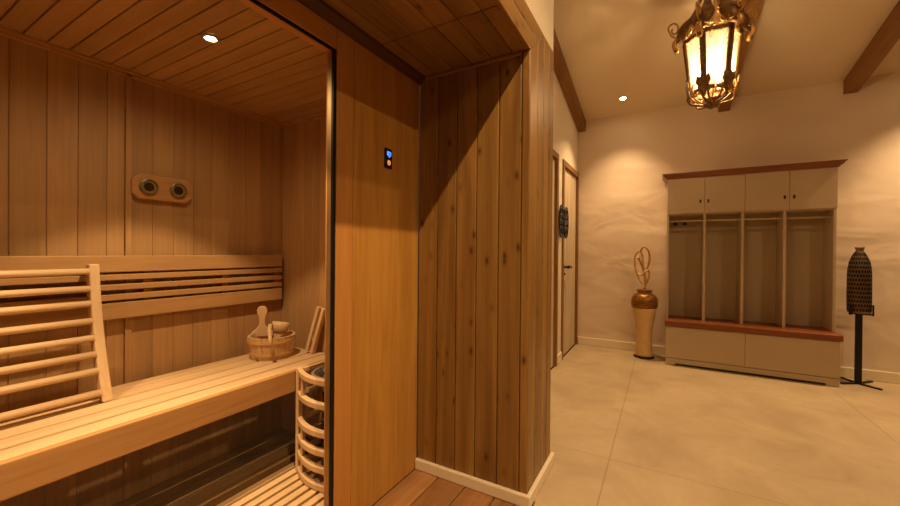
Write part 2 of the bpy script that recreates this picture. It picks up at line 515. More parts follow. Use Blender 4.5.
for (h, t, z) in ((.012, .020, ZC-.012), (.016, .010, ZC-.028)):
    m.box(XB+.0005, XB+t, -.76, YS-.0005, z, z+h-.0005)
    m.box(XB+.02, XP-.062, YS-t, YS-.0005, z, z+h-.0005)
struct(m.build('trim_7', M['boardY'], bevel=.002), 'thin moulding round the sauna ceiling')
m = MB(); m.box(XB, XP-.06, -.76, YS, -.06, -.008)
for i in range(12):
    m.box(XB+.08*i+.003, min(XB+.08*(i+1)-.003, XP-.061), -.76, YS, -.0079, 0)
struct(m.build('floor_sauna', M['stain']), 'dark floor under the sauna bench')

# ------------------------------------------------------------------ sauna things
# bench
t = thing('sauna_bench', 'long slatted pale wood sauna bench with a deep front board', 'bench', (-1.87, .4, 0))
sx0 = -1.632
for i in range(5):
    a = sx0-.0945*i
    m = MB(); m.box(a-.083, a-(.000 if i else .001), -.74, YS-.006, BZ-.026, BZ)
    m.build('slat', M['paleY'], t, bevel=.004)
m = MB(); m.box(-1.630, -1.606, -.74, YS-.006, BZ-.108, BZ)
m.build('front_board', M['boardY'], t, bevel=.005)
for yb in (-.6, .28, .80, 1.36):
    m = MB(); m.box(-2.12, -1.631, yb-.025, yb+.025, BZ-.09, BZ-.0265); m.build('bearer', M['saunaX'], t, bevel=.002)
for yb in (-.6,):
    for xx in (-2.08, -1.72):
        m = MB(); m.box(xx-.03, xx+.03, yb-.025, yb+.025, 0.0, BZ-.091); m.build('leg', M['saunaZ'], t)
# wall backrest
t = thing('wall_backrest', 'slatted horizontal backrest fixed to the wall behind the sauna bench', 'backrest', (XB+.02, .4, .84))
for nm, z0, z1 in (('top_rail', 1.046, 1.119), ('slat', 1.010, 1.036), ('slat', .966, .992), ('slat', .921, .948), ('bottom_rail', .838, .910)):
    m = MB(); m.box(XB+.022, XB+.042, -.70, 1.545, z0, z1)
    m.build(nm, M['saunaY'], t, bevel=.003)
for yb in (-.5, .28, .84, 1.2, 1.515):
    m = MB(); m.box(XB+.0105, XB+.0215, yb-.018, yb+.018, .845, 1.112); m.build('batten', M['saunaZ'], t)
# leaning slatted back support
t = thing('leaning_back_support', 'loose ladder-like back support leaning on the wall backrest', 'back support', (-1.95, .35, BZ))
def lean_x(z):
    q = (z-BZ)/(1.085-BZ)
    return -1.915 - .145*q - .05*math.sin(PI*q)*.55
for yy in (.622, .06):
    m = MB()
    n = 14; zs = [BZ+.002+(1.085-BZ-.002)*i/n for i in range(n+1)]
    wv = [.024-.006*abs(2*i/n-1) for i in range(n+1)]
    poly = [(lean_x(z)+wv[i], z) for i, z in enumerate(zs)] + [(lean_x(z)-wv[i], z) for i, z in reversed(list(enumerate(zs)))]
    m.prism(poly, .034, lambda u, v, w: (u, yy-.017+w, v))
    m.build('side_rail', M['paleZ'], t, bevel=.004)
for z in (.583, .663, .725, .788, .855, .925, .985, 1.055):
    m = MB()
    xx = lean_x(z)+.012
    m.tube([(xx, .0775, z), (xx, .6045, z)], .0165, 12, flat=.8)
    m.build('bar', M['paleY'], t, smooth=True)
# gauge board
t = thing('thermometer_hygrometer', 'wooden board with two round dials on the sauna wall', 'thermometer', (XB+.001, .9, 1.44))
def on_back(x0):
    return lambda u, v, w: (x0+w, u, v)
m = MB()
u0, u1, v0, v1, ch = .775, 1.028, 1.384, 1.502, .028
m.prism([(u0+ch, v0), (u1-ch, v0), (u1, v0+ch), (u1, v1-ch), (u1-ch, v1), (u0+ch, v1), (u0, v1-ch), (u0, v0+ch)], .024, on_back(XB+.001))
m.build('board', M['boardY'], t, bevel=.004)
for yy, an in ((.838, 2.4), (.962, 2.2)):
    zc = 1.443; xf = XB+.0252
    m = MB()
    n = 28; R1, R2 = .037, .032
    prof = [(R1, 0), (R1, .009), (R2, .011), (R2, .004)]
    rings = [[m.bm.verts.new((xf+w, yy+r*math.cos(2*PI*k/n), zc+r*math.sin(2*PI*k/n))) for k in range(n)] for r, w in prof]
    for A, B in zip(rings, rings[1:]):
        for k in range(n): m.bm.faces.new((A[k], A[(k+1) % n], B[(k+1) % n], B[k]))
    dl = m.build('dial', M['ring'], t, smooth=False)
    m = MB(); m.prism([(yy+R2*math.cos(2*PI*k/n), zc+R2*math.sin(2*PI*k/n)) for k in range(n)], .005, on_back(xf+.0002)); m.build('dial_face', M['ceramic'], dl)
    m = MB(); m.prism([(yy+.021*math.cos(2*PI*k/n), zc+.021*math.sin(2*PI*k/n)) for k in range(n)], .0008, on_back(xf+.0053)); m.build('inner_disc', M['knob'], dl)
    m = MB()
    for k in range(21):
        a = math.radians(225-270*k/20)
        c1 = Vector((xf+.0056, yy+.025*math.cos(a), zc+.025*math.sin(a))); c2 = Vector((xf+.0056, yy+.030*math.cos(a), zc+.030*math.sin(a)))
        m.bar(c1, c2, .0009, .0006, (1, 0, 0))
    m.build('scale_marks', M['seal'], dl)
    m = MB(); m.bar((xf+.0068, yy-.008*math.cos(an), zc-.008*math.sin(an)), (xf+.0068, yy+.026*math.cos(an), zc+.026*math.sin(an)), .0022, .0008, (1, 0, 0)); m.build('needle', M['seal'], dl)
# bucket and ladle
bc = Vector((-1.936, 1.36, BZ+.001))
toc = (Vector((0, 0, 0))-Vector((bc.x, bc.y, 0))).normalized()        # towards the viewer's side of the room
rgt = Vector((-toc.y, toc.x, 0))
if rgt.x < 0: rgt = -rgt
t = thing('sauna_bucket', 'round wooden stave bucket on the bench corner', 'bucket', bc)
m = MB()
nst = 18
for k in range(nst):
    a0 = 2*PI*k/nst+.012; a1 = 2*PI*(k+1)/nst-.012
    def ring(r, z, a): return (bc.x+r*math.cos(a), bc.y+r*math.sin(a), bc.z+z)
    am = (a0+a1)/2
    pts = []
    for r, z in ((.106, 0), (.124, .122), (.110, .122), (.094, 0)):
        pts.append([m.bm.verts.new(ring(r, z, a)) for a in (a0, am, a1)])
    q = pts+[pts[0]]
    for A, B in zip(q, q[1:]):
        for j in range(2): m.bm.faces.new((A[j], A[j+1], B[j+1], B[j]))
    m.bm.faces.new([p_[0] for p_ in pts]); m.bm.faces.new([p_[2] for p_ in pts][::-1])
m.build('staves', M['paleZ'], t)
m = MB(); m.lathe([(.0, .008), (.1, .008), (.1, .02), (0.0, .02)], bc, 24, cap=False); m.build('bottom', M['paleX'], t)
for z, hh in ((.022, .014), (.092, .014)):
    r = .106+.018*z/.122
    m = MB(); m.lathe([(r+.0005, z), (r+.0055, z), (r+.0065, z+hh), (r+.0025, z+hh)], bc, 36, cap=False); m.build('hoop', M['hoop'], t, smooth=False)
ec = bc + rgt*-.052 - toc*.088
m = MB()
pol = []
prof = [(0.06, .10), (.056, .128), (.036, .142), (.020, .160), (.015, .185), (.018, .215), (.026, .236), (.028, .252), (.022, .268), (.010, .277)]
pol = [(u, v) for u, v in prof] + [(-u, v) for u, v in prof[::-1]]
m.prism(pol, .018, lambda u, v, w: ec + rgt*u + Vector((0, 0, v)) + toc*w)
m.build('grip', M['paleZ'], t, bevel=.005)
lc = bc + rgt*.044 + toc*.012 + Vector((0, 0, .150))
t = thing('sauna_ladle', 'wooden ladle resting across the rim of the stave bucket', 'ladle', lc)
m = MB()
tilt = Matrix.Rotation(math.radians(-10), 3, toc) @ Matrix.Rotation(math.radians(-14), 3, rgt)
mm = MB(); mm.lathe([(.001, -.040), (.034, -.036), (.046, .0), (.049, .028), (.042, .028), (.036, -.02), (.001, -.026)], (0, 0, 0), 24, cap=False)
for v in mm.bm.verts: v.co = tilt @ v.co + lc + Vector((0, 0, .012))
mm.build('bowl', M['paleZ'], t, smooth=True)
h0 = lc + rgt*-.048 + toc*.012 + Vector((0, 0, .030))
m = MB(); m.tube([h0, h0+toc*.03+Vector((0, 0, .006))+rgt*-.006, h0+toc*.075+Vector((0, 0, -.008))+rgt*-.008, h0+toc*.125+Vector((0, 0, -.036))+rgt*-.006, h0+toc*.165+Vector((0, 0, -.07))], [.012, .011, .010, .010, .008], 10, flat=.75)
m.build('handle', M['paleZ'], t, smooth=True)
# sand timer leaning in the corner
p0 = Vector((-1.80, 1.515, BZ+.003)); p1 = Vector((-1.735, 1.546, BZ+.268))
dz = (p1-p0).normalized(); dx = Vector((1, .12, 0)); dx = (dx-dz*dx.dot(dz)).normalized(); dy = dz.cross(dx)
RM = Matrix((dx, dy, dz)).transposed(); Lt = (p1-p0).length
t = thing('sauna_sand_timer', 'slim wooden sand timer leaning against the sauna end wall', 'sand timer', p0)
def loc_box(m, u0, u1, w0, w1, z0, z1):
    c = p0 + dx*(u0+u1)/2 + dy*(w0+w1)/2 + dz*(z0+z1)/2
    m.obox(c, (u1-u0, w1-w0, z1-z0), RM)
m = MB(); loc_box(m, -.029, .029, 0, .008, 0.006, Lt); m.build('back_board', M['paleZ'], t, bevel=.002)
for u in (-.029, .009):
    m = MB(); loc_box(m, u, u+.02, -.02, -.0003, .006, Lt); m.build('rail', M['paleZ'], t, bevel=.003)
m = MB()
pr = [(.002, .06), (.007, .068), (.0075, .12), (.002, .137), (.0075, .154), (.007, .205), (.002, .213)]
for (a, b_) in zip(pr, pr[1:]):
    pass
m.tube([p0+dz*z-dy*.010 for r, z in pr], [r for r, z in pr], 12)
m.build('glass_tube', M['tubeglass'], t, smooth=True)
m = MB(); m.tube([p0+dz*z-dy*.010 for z in (.07, .11)], .0058, 10); m.build('sand', M['sand'], t)
# heater, guard, stones
hx = -1.385
def dshape(rx, ry, n=16):
    e = .62
    return [(hx-rx*math.copysign(abs(math.cos(PI*k/n))**e, math.cos(PI*k/n)), YS-.032-ry*abs(math.sin(PI*k/n))**e) for k in range(n+1)]
t = thing('sauna_heater', 'dark steel sauna heater with perforated tray behind the curved guard', 'heater', (hx, YS-.03, .1))
m = MB(); m.prism(dshape(.135, .245), .33, lambda u, v, w: (u, v, .11+w)); m.build('body', M['darksteel'], t, bevel=.004)
m = MB()
n = 16
lo, hi = dshape(.135, .235, n), dshape(.172, .300, n)
A = [m.bm.verts.new((u, v, .445)) for u, v in lo]; B = [m.bm.verts.new((u, v, .545)) for u, v in hi]
C2 = [m.bm.verts.new((hx+(u-hx)*.95, YS-.032+(v-YS+.032)*.95, .545)) for u, v in hi]
D = [m.bm.verts.new((hx+(u-hx)*.9, YS-.032+(v-YS+.032)*.9, .50)) for u, v in hi]
for P, Q in ((A, B), (B, C2), (C2, D)):
    for k in range(n): m.bm.faces.new((P[k], P[k+1], Q[k+1], Q[k]))
m.bm.faces.new(D); m.bm.faces.new(A[::-1])
m.build('stone_tray', M['perf'], t)
m = MB(); m.prism([(hx-.16, YS-.03), (hx+.16, YS-.03), (hx+.16, YS-.002), (hx-.16, YS-.002)], .42, lambda u, v, w: (u, v, .11+w)); m.build('wall_bracket', M['darksteel'], t)
m = MB()
for z in (.16, .2, .24, .28, .32, .36): m.tube([(u, v-.003, z) for u, v in dshape(.136, .246)], .004, 6)
m.build('fins', M['steel'], t)
rs = random.Random(3)
slots = []
for r_ in range(4):
    for c_ in range(5):
        if r_ == 3 and c_ in (0, 4): continue
        slots.append((hx+(c_-2)*.058+(.010 if r_ % 2 else -.004), YS-.075-.058*r_, .527))
for r_ in range(3):
    for c_ in range(4):
        if r_ == 2 and c_ in (0, 3): continue
        slots.append((hx+(c_-1.5)*.060, YS-.103-.058*r_, .562))
for i, (x, y, z) in enumerate(slots):
    m = MB(); r = rs.uniform(.026, .031) if i < 18 else rs.uniform(.027, .032)
    m.ball((x, y, z), r, (rs.uniform(.95, 1.1), rs.uniform(.8, 1.0), rs.uniform(.6, .72)), 2, .07, rs)
    o = m.build('heater_stone', M['stone'], None, (x, y, z-.02))
    tag(o, 'rough grey stone piled on top of the sauna heater', 'stone', 'stones on the sauna heater')
t = thing('heater_guard', 'curved pale wood guard rail around the sauna heater', 'guard rail', (hx, 1.35, .05))
gy0, gx = 1.258, .190
def arc(n=14, sag=.056, off=0.0, w=None):
    w = w or gx
    return [(hx+(w+off)*math.sin(a)/math.sin(1.0), gy0 - sag*(1-(math.sin(a)/math.sin(1.0))**2) - off*.5) for a in [(-1+2*k/n) for k in range(n+1)]]
for sgn in (-1, 1):
    m = MB(); m.box(hx+sgn*gx-.011, hx+sgn*gx+.011, gy0-.012, gy0+.016, .0515, .562)
    m.build('post', M['paleZ'], t, bevel=.003)
    m = MB(); m.box(hx+sgn*gx-.011, hx+sgn*gx+.011, YS-.03, YS-.003, .0515, .562)
    m.build('post', M['paleZ'], t, bevel=.003)
    for z in (.056, .135, .213, .297, .425, .534):
        m = MB(); m.box(hx+sgn*gx-.010, hx+sgn*gx+.010, gy0+.0165, YS-.0305, z, z+.024); m.build('side_rail', M['paleY'], t, bevel=.003)
for z in (.054, .135, .213, .297, .425, .534):
    m = MB()
    o_ = [(x, y-.018) for x, y in arc(w=gx-.0115)]
    i_ = [(x, y+.010) for x, y in arc(w=gx-.0115, sag=.056)]
    m.prism(o_+i_[::-1], .028, lambda u, v, w: (u, v, z+w))
    m.build('curved_rail', M['paleX'], t, bevel=.004)
for k, zz in ((3, ((.4535, .5335), (.2415, .2965), (.1635, .2125), (.0825, .1345))), (11, ((.4535, .5335), (.2415, .2965), (.1635, .2125), (.0825, .1345)))):
    x_, y_ = arc(w=gx-.012)[k]
    for a, c in zz:
        m = MB(); m.box(x_-.007, x_+.007, y_-.012, y_+.004, a, c); m.build('strut', M['paleZ'], t)
# duckboard
t = thing('duckboard', 'slatted wooden duckboard on the sauna floor', 'duckboard', (-1.45, .4, 0))
xx = -1.662; w_ = .036; i = 0
while xx+w_ < XP-.06:
    m = MB(); m.box(xx, xx+w_, -.6, YS-.01, .03, .05); m.build('slat', M['paleY'], t, bevel=.003)
    xx += w_+.0165
for yb in (-.5, .1, .7, 1.3):
    m = MB(); m.box(-1.655, XP-.075, yb-.02, yb+.02, .0005, .0295); m.build('bearer', M['paleX'], t)

# downlights
def downlight(name, lab, c, nrm, r=.036, mat=None):
    c = Vector(c); nrm = Vector(nrm).normalized()
    t = thing(name, lab, 'downlight', c, 'recessed downlights')
    q = nrm.to_track_quat('Z', 'Y').to_matrix()
    m = MB(); m.lathe([(r*.72, -.001), (r*1.28, -.001), (r*1.28, -.005), (r*1.1, -.008), (r*.8, -.006)], (0, 0, 0), 28, cap=False)
    for v in m.bm.verts: v.co = q @ v.co + c
    m.build('trim_ring', M['alu'], t, smooth=False)
    m = MB(); m.lathe([(.0005, -.003), (r*.8, -.003)], (0, 0, 0), 24, cap=False)
    for v in m.bm.verts: v.co = q @ v.co + c
    m.build('lens', mat or M['lens'], t)
    return t
LC = (1.0, .69, .375)
LS = (1.0, .72, .43)
def spot(name, loc, power, ang, blend, aim, rad=.025, col=LC):
    l = bpy.data.lights.new(name, 'SPOT'); l.energy = power; l.spot_size = math.radians(ang); l.spot_blend = blend
    l.shadow_soft_size = rad; l.color = col
    o = bpy.data.objects.new(name, l); COL.objects.link(o); o.location = loc
    o.rotation_euler = (Vector(aim)-Vector(loc)).to_track_quat('-Z', 'Y').to_euler()
    return o
SN = (0, 0, 1)
for y, lab in ((.80, 'bright round downlight in the boarded sauna ceiling'), (-.22, 'second downlight in the sauna ceiling, beyond the frame')):
    downlight('ceiling_downlight', lab, (-1.522, y, ZC-.0005), SN, .026)
    spot('sauna_lamp_core', (-1.522, y, ZC-.02), 28, 52, 1.0, (-1.522, y, 0), .012, LS)
    spot('sauna_lamp_beam', (-1.522, y, ZC-.02), 30, 88, .25, (-1.522, y, 0), .012, LS)
    spot('sauna_lamp_spill', (-1.522, y, ZC-.02), 4.5, 165, .6, (-1.522, y, 0), .02, LS)
cn = (0, .21, 1)
for x, y, p_, lab in ((-.40, 4.55, 80, 'bright downlight in the sloping ceiling above the vase corner'),
                      (2.05, 4.52, 130, 'downlight in the sloping ceiling beyond the right edge'),
                      (.65, -.1, 215, 'downlight in the sloping ceiling near the portal'),
                      (2.9, .3, 95, 'downlight in the sloping ceiling far from the portal'),
                      (.75, 2.0, 36, 'added fill downlight out of view between portal and lantern')):  # this last one is an added fill lamp, out of view, raising the ambient light
    z = zceil(y)
    downlight('ceiling_downlight', lab, (x, y, z-.001), cn, .036)
    spot('hall_lamp', (x, y, z-.03), p_, 104 if y > 4 else (84 if x < 1 and y < .6 else 130), 1.0, (x, y-.21*z, 0) if y > .6 else ((-.95, 1.0, 1.0) if x < 1 else (x-1.5, y+.6, 0)), .02)

# control panel
t = thing('sauna_control_panel', 'small black touch panel with blue and orange icons', 'control panel', (XP+.001, 1.388, 1.584))
PY0, PY1, PZ0, PZ1 = 1.364, 1.414, 1.538, 1.630
m = MB(); m.box(XP+.0005, XP+.008, PY0, PY1, PZ0, PZ1); m.build('plate', M['seal'], t, bevel=.002)
def on_panel(u, v, w): return (XP+.0082+w, u, v)
def ring_poly(m, cy, cz, r0, r1, d, n=20):
    for k in range(n):
        a0, a1 = 2*PI*k/n, 2*PI*(k+1)/n
        m.prism([(cy+r*math.cos(a), cz+r*math.sin(a)) for r, a in ((r0, a0), (r1, a0), (r1, a1), (r0, a1))], d, on_panel)
yc, zc = 1.390, 1.604
m = MB(); m.prism([(yc-.014, zc+.012), (yc-.014, zc-.006), (yc-.004, zc-.010), (yc+.002, zc-.017), (yc+.008, zc-.010), (yc+.014, zc-.006), (yc+.014, zc+.012)], .0008, on_panel)
m.build('blue_icon', M['blue'], t)
m = MB()
for k in range(16):
    a0, a1 = 2*PI*k/16, 2*PI*(k+1)/16
    m.prism([(yc+.002+r*.7*math.cos(a), zc-.001+r*math.sin(a)) for r, a in ((.005, a0), (.0085, a0), (.0085, a1), (.005, a1))], .0012, on_panel)
m.build('digit', plain('panel_digit', '101840', .5), t)
m = MB(); ring_poly(m, 1.390, 1.564, .0045, .0125, .0008)
m.build('orange_icon', M['orange'], t)
m = MB(); m.prism([(1.390+.003*math.cos(2*PI*k/10), 1.564+.003*math.sin(2*PI*k/10)) for k in range(10)], .0008, on_panel); m.build('icon_dot', M['orange'], t)

# ------------------------------------------------------------------ hall things
# locker unit
CX0, CX1, CYF, CYB = .034, 1.346, 4.62, 4.882
DR0, DR1, DYF = .030, 1.341, 4.485
t = thing('locker_unit', 'tall taupe cloakroom locker unit with four open bays', 'locker unit', ((CX0+CX1)/2, 4.7, 0))
T = .02
m = MB()
m.box(CX0, CX0+T, CYF, CYB, .459, 1.93); m.box(CX1-T, CX1, CYF, CYB, .459, 1.93)
m.box(CX0+T, CX1-T, CYF, CYB, 1.555, 1.575); m.box(CX0+T, CX1-T, CYF, CYB, 1.91, 1.93)
m.build('carcass', M['taupe'], t, bevel=.0015)
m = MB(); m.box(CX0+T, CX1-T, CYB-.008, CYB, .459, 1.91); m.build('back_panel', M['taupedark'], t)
for xd in (.367, .677, .993):
    m = MB(); m.box(xd-.011, xd+.011, CYF, CYB-.008, .459, 1.555); m.build('divider', M['taupe'], t, bevel=.0015)
edges = [CX0, .362, .690, 1.020, CX1]
for i, (a, c) in enumerate(zip(edges, edges[1:])):
    m = MB(); m.box(a+.0015, c-.0015, CYF-.02, CYF-.0005, 1.567, 1.929)
    d_ = m.build('door', M['taupe'], t, bevel=.0015)
    kx = c-.035 if i % 2 == 0 else a+.032
    m = MB(); m.box(kx-.008, kx+.008, CYF-.0235, CYF-.0203, 1.668, 1.702); m.tube([(kx, CYF-.0236, 1.685), (kx, CYF-.036, 1.685)], [.007, .009], 12)
    m.build('knob', M['knob'], d_, bevel=.001)
m = MB(); m.tube([(CX0+T, CYF+.045, 1.492), (CX1-T, CYF+.045, 1.492)], .009, 12); m.build('hanging_rail', M['taupe'], t, smooth=True)
for xk in (.115, .205):
    m = MB(); m.box(xk-.02, xk+.02, CYB-.014, CYB-.0085, 1.465, 1.485); m.tube([(xk, CYB-.014, 1.475), (xk, CYB-.05, 1.47), (xk, CYB-.055, 1.49)], .005, 8)
    m.build('coat_hook', M['black'], t)
m = MB()
cp = [(.0, 1.9315), (.006, 1.9315), (.012, 1.940), (.030, 1.955), (.038, 1.972), (.048, 1.976), (.048, 1.985)]
rings = []
for e, z in cp + [(0, 1.985)]:
    rings.append([m.bm.verts.new(q) for q in ((CX0-e, CYF-.02-e, z), (CX1+e, CYF-.02-e, z), (CX1+e, CYB, z), (CX0-e, CYB, z))])
for A, B in zip(rings, rings[1:]):
    for k in range(4): m.bm.faces.new((A[k], A[(k+1) % 4], B[(k+1) % 4], B[k]))
m.bm.faces.new(rings[0][::-1]); m.bm.faces.new(rings[-1])
m.build('cornice', M['redwood'], t)
m = MB(); m.box(.022, 1.356, DYF-.018, CYB, .40, .458)
for v in m.bm.verts:
    pass
m.build('bench_top', M['redwood'], t, bevel=.008)
m = MB()
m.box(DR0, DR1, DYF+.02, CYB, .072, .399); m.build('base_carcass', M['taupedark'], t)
for a, c in ((DR0, .685), (.687, DR1)):
    m = MB(); m.box(a+.0005, c-.0005, DYF, DYF+.0195, .078, .396); m.build('drawer', M['taupe'], t, bevel=.0015)
m = MB()
m.box(DR0+.002, DR1-.002, DYF+.006, DYF+.024, .022, .0715)
m.box(DR0+.002, DR0+.09, DYF+.006, DYF+.024, .001, .0215); m.box(DR1-.09, DR1-.002, DYF+.006, DYF+.024, .001, .0215)
for a in (DR0+.002, DR1-.02): m.box(a, a+.018, DYF+.0245, CYB, .001, .0715)
m.build('plinth', M['taupe'], t)

# vase
vc = Vector((-.175, 4.672, 0))
t = thing('floor_vase', 'tall tapered gold vase with a crackled bronze collar', 'vase', vc)
m = MB(); m.lathe([(.118, .001), (.122, .006), (.122, .014), (.114, .018)], vc, 40, .85, .85); m.build('foot', M['knob'], t)
m = MB(); m.lathe([(.100, .0185), (.108, .03), (.108, .05), (.098, .12), (.090, .20), (.092, .26), (.104, .35), (.123, .44), (.138, .51), (.144, .548)], vc, 40, .85, .85); m.build('body', M['goldpaint'], t, smooth=True)
m = MB(); m.lathe([(.144, .5485), (.152, .56), (.157, .595), (.155, .63), (.143, .665), (.122, .69), (.100, .703), (.085, .706)], vc, 40, .85, .85); m.build('collar', M['goldleaf'], t, smooth=True)
m = MB(); m.lathe([(.078, .7065), (.082, .712), (.082, .718), (.074, .722)], vc, 32, .85, .85); m.build('lid', M['gold'], t)
sc = vc + Vector((0, 0, .7225))
t = thing('loop_sculpture', 'slender golden looped sculpture standing on the vase', 'sculpture', sc)
m = MB(); m.lathe([(.074, .0005), (.078, .004), (.078, .020), (.070, .024)], sc, 32); m.build('base', M['goldleaf'], t)
m = MB(); m.lathe([(.03, .0245), (.03, .03), (.016, .036), (.018, .05), (.010, .062)], sc, 20); m.build('pedestal', M['gold'], t)
rr = Vector((.999, .037, 0)); ff = Vector((-.037, .999, 0))
def sp_pts(L, k=.00172):
    # (px across, px up, px deep) off the foot of the loops
    return [sc + rr*(a-148)*k*.88 + ff*d*k + Vector((0, 0, .03+(322-b)*k)) for a, b, d in L]
def smooth_path(P, n=5):
    out = []
    P = [Vector(p) for p in P]
    for i in range(len(P)-1):
        p0 = P[max(i-1, 0)]; p1 = P[i]; p2 = P[i+1]; p3 = P[min(i+2, len(P)-1)]
        for k in range(n):
            q = k/n
            out.append(.5*((2*p1)+(p2-p0)*q+(2*p0-5*p1+4*p2-p3)*q*q+(3*p1-p0-3*p2+p3)*q**3))
    out.append(P[-1]); return out
loops = [
    [(148, 305, 0), (118, 270, 12), (92, 205, 22), (80, 140, 26), (90, 98, 20), (112, 80, 8), (130, 100, -4), (136, 160, -12), (143, 215, -8), (150, 270, 0), (149, 306, 0)],
    [(150, 306, 2), (152, 260, 6), (147, 222, 12), (128, 170, 16), (108, 128, 14)],
    [(147, 222, 12), (168, 180, 4), (179, 130, -8), (172, 80, -16), (150, 52, -16), (132, 58, -10), (121, 76, 0)],
    [(104, 222, -10), (126, 231, -20), (147, 214, -22), (166, 200, -14), (178, 216, -2), (172, 256, 6), (158, 290, 4), (150, 308, 2)]]
for L in loops:
    m = MB(); P = smooth_path(sp_pts(L)); m.tube(P, .0105, 10); m.build('loop', M['gold'], t, smooth=True)
m = MB(); q = sp_pts([(106, 122, 14)])[0]; m.ball(q, .017, (1, 1, .8), 2); m.build('bud', M['gold'], t, smooth=True)

# ornament on stand
st = Vector((1.521, 4.703, 0))
t = thing('ornament_stand', 'thin black metal stand on a flat cross foot', 'stand', st)
m = MB(); m.box(st.x-.022, st.x+.022, st.y-.012, st.y+.012, .014, .618); m.build('pole', M['black'], t, bevel=.003)
for dx_, dy_ in ((.105, -.118), (-.07, .14), (-.13, -.078), (.13, .135)):
    d_ = Vector((dx_, dy_, 0)); u_ = d_.normalized()
    m = MB(); m.bar(st+u_*.006+Vector((0, 0, .007)), st+d_+Vector((0, 0, .007)), .024, .012); m.build('foot_bar', M['black'], t)
ar = Vector((.951, -.308, 0))
m = MB()
af = Vector((ar.y, -ar.x, 0))
m.bar(st-ar*.062+Vector((0, 0, .625)), st+ar*.090+Vector((0, 0, .625)), .03, .012)
m.bar(st-ar*.050+Vector((0, 0, .625)), st-ar*.050+af*.072+Vector((0, 0, .625)), .022, .010)
m.bar(st-ar*.050+af*.070+Vector((0, 0, .6185)), st-ar*.050+af*.070+Vector((0, 0, .712)), .024, .006, up=af)
m.bar(st+ar*.085+Vector((0, 0, .6185)), st+ar*.085+Vector((0, 0, .712)), .012, .05, up=(-ar.y, ar.x, 0))
m.build('cradle', M['black'], t, bevel=.002)
oc = st + Vector((0, 0, .632))
t = thing('bottle_ornament', 'dark bronze bottle shaped ornament covered in black scales, on the stand', 'ornament', oc)
prof = [(.096, .001), (.104, .004), (.106, .06), (.107, .15), (.106, .25), (.105, .34), (.101, .40), (.090, .455), (.070, .50), (.048, .535), (.036, .555), (.034, .565), (.044, .578), (.046, .586), (.036, .588)]
ang = math.atan2(ar.y, ar.x)
def orient(m):
    R = Matrix.Rotation(ang, 3, 'Z')
    for v in m.bm.verts: v.co = R @ v.co + oc
m = MB(); m.lathe(prof, (0, 0, 0), 40, .72, .62); orient(m); m.build('shell', M['bronze'], t, smooth=True)
def rad_at(z):
    for (r0, z0), (r1, z1) in zip(prof, prof[1:]):
        if z0 <= z <= z1: return r0+(r1-r0)*(z-z0)/(z1-z0+1e-9)
    return prof[-1][0]
m = MB()
z = .035; row = 0
while z < .54:
    rN = 26
    for k in range(rN):
        a = 2*PI*(k+.5*(row % 2))/rN
        hw = .41*2*PI/rN
        P = []
        for da, dz_ in ((-hw, .006), (0, .019), (hw, .006), (hw*.85, -.012), (0, -.018), (-hw*.85, -.012)):
            zz = z+dz_; r_ = rad_at(zz)+.0022
            P.append(Vector((.72*r_*math.cos(a+da), .62*r_*math.sin(a+da), zz)))
        cen = Vector((math.cos(a)/.72, math.sin(a)/.62, 0)).normalized()
        vs = [m.bm.verts.new(p_) for p_ in P]; v2 = [m.bm.verts.new(p_-cen*.005) for p_ in P]
        m.bm.faces.new(vs); m.bm.faces.new(v2[::-1])
        for j in range(6): m.bm.faces.new((vs[j], vs[(j+1) % 6], v2[(j+1) % 6], v2[j]))
    z += .0375; row += 1
orient(m); m.build('scales', M['black'], t)

# filigree wall ornament between the doors (two open-work wings)
wc = Vector((XD+.024, 4.035, 1.472))
t = thing('filigree_wall_ornament', 'black openwork ornament with two oval wings beside the far door', 'wall ornament', wc)
m = MB(); m.tube([wc+Vector((0, 0, -.13)), wc+Vector((0, 0, .13))], .007, 8); m.build('spine', M['black'], t)
for sgn, wd in ((-1, .16), (1, .19)):
    U = Vector((.0, sgn, 0)).normalized()
    def wp(u, v): return wc + U*u + Vector((0, 0, v))
    m = MB()
    m.tube([wp(wd*.63+wd*.5*math.cos(a), .165*math.sin(a)) for a in [2*PI*k/32 for k in range(32)]], .0075, 8, closed=True)
    m.build('wing_rim', M['black'], t, smooth=True)
    m = MB()
    for i, vz in enumerate((-.105, -.035, .035, .105)):
        hw_ = wd*.5*math.sqrt(max(0, 1-(vz/.165)**2))
        for q in (-.5, .5):
            m.tube([wp(wd*.63+q*hw_+hw_*.46*math.cos(a), vz+.033*math.sin(a)) for a in [2*PI*k/14 for k in range(14)]], .0058, 6, closed=True)
            m.tube([wp(wd*.63+q*hw_+hw_*.16*math.cos(a), vz+.012*math.sin(a)) for a in [2*PI*k/10 for k in range(10)]], .004, 6, closed=True)
    m.build('wing_tracery', M['black'], t, smooth=True)

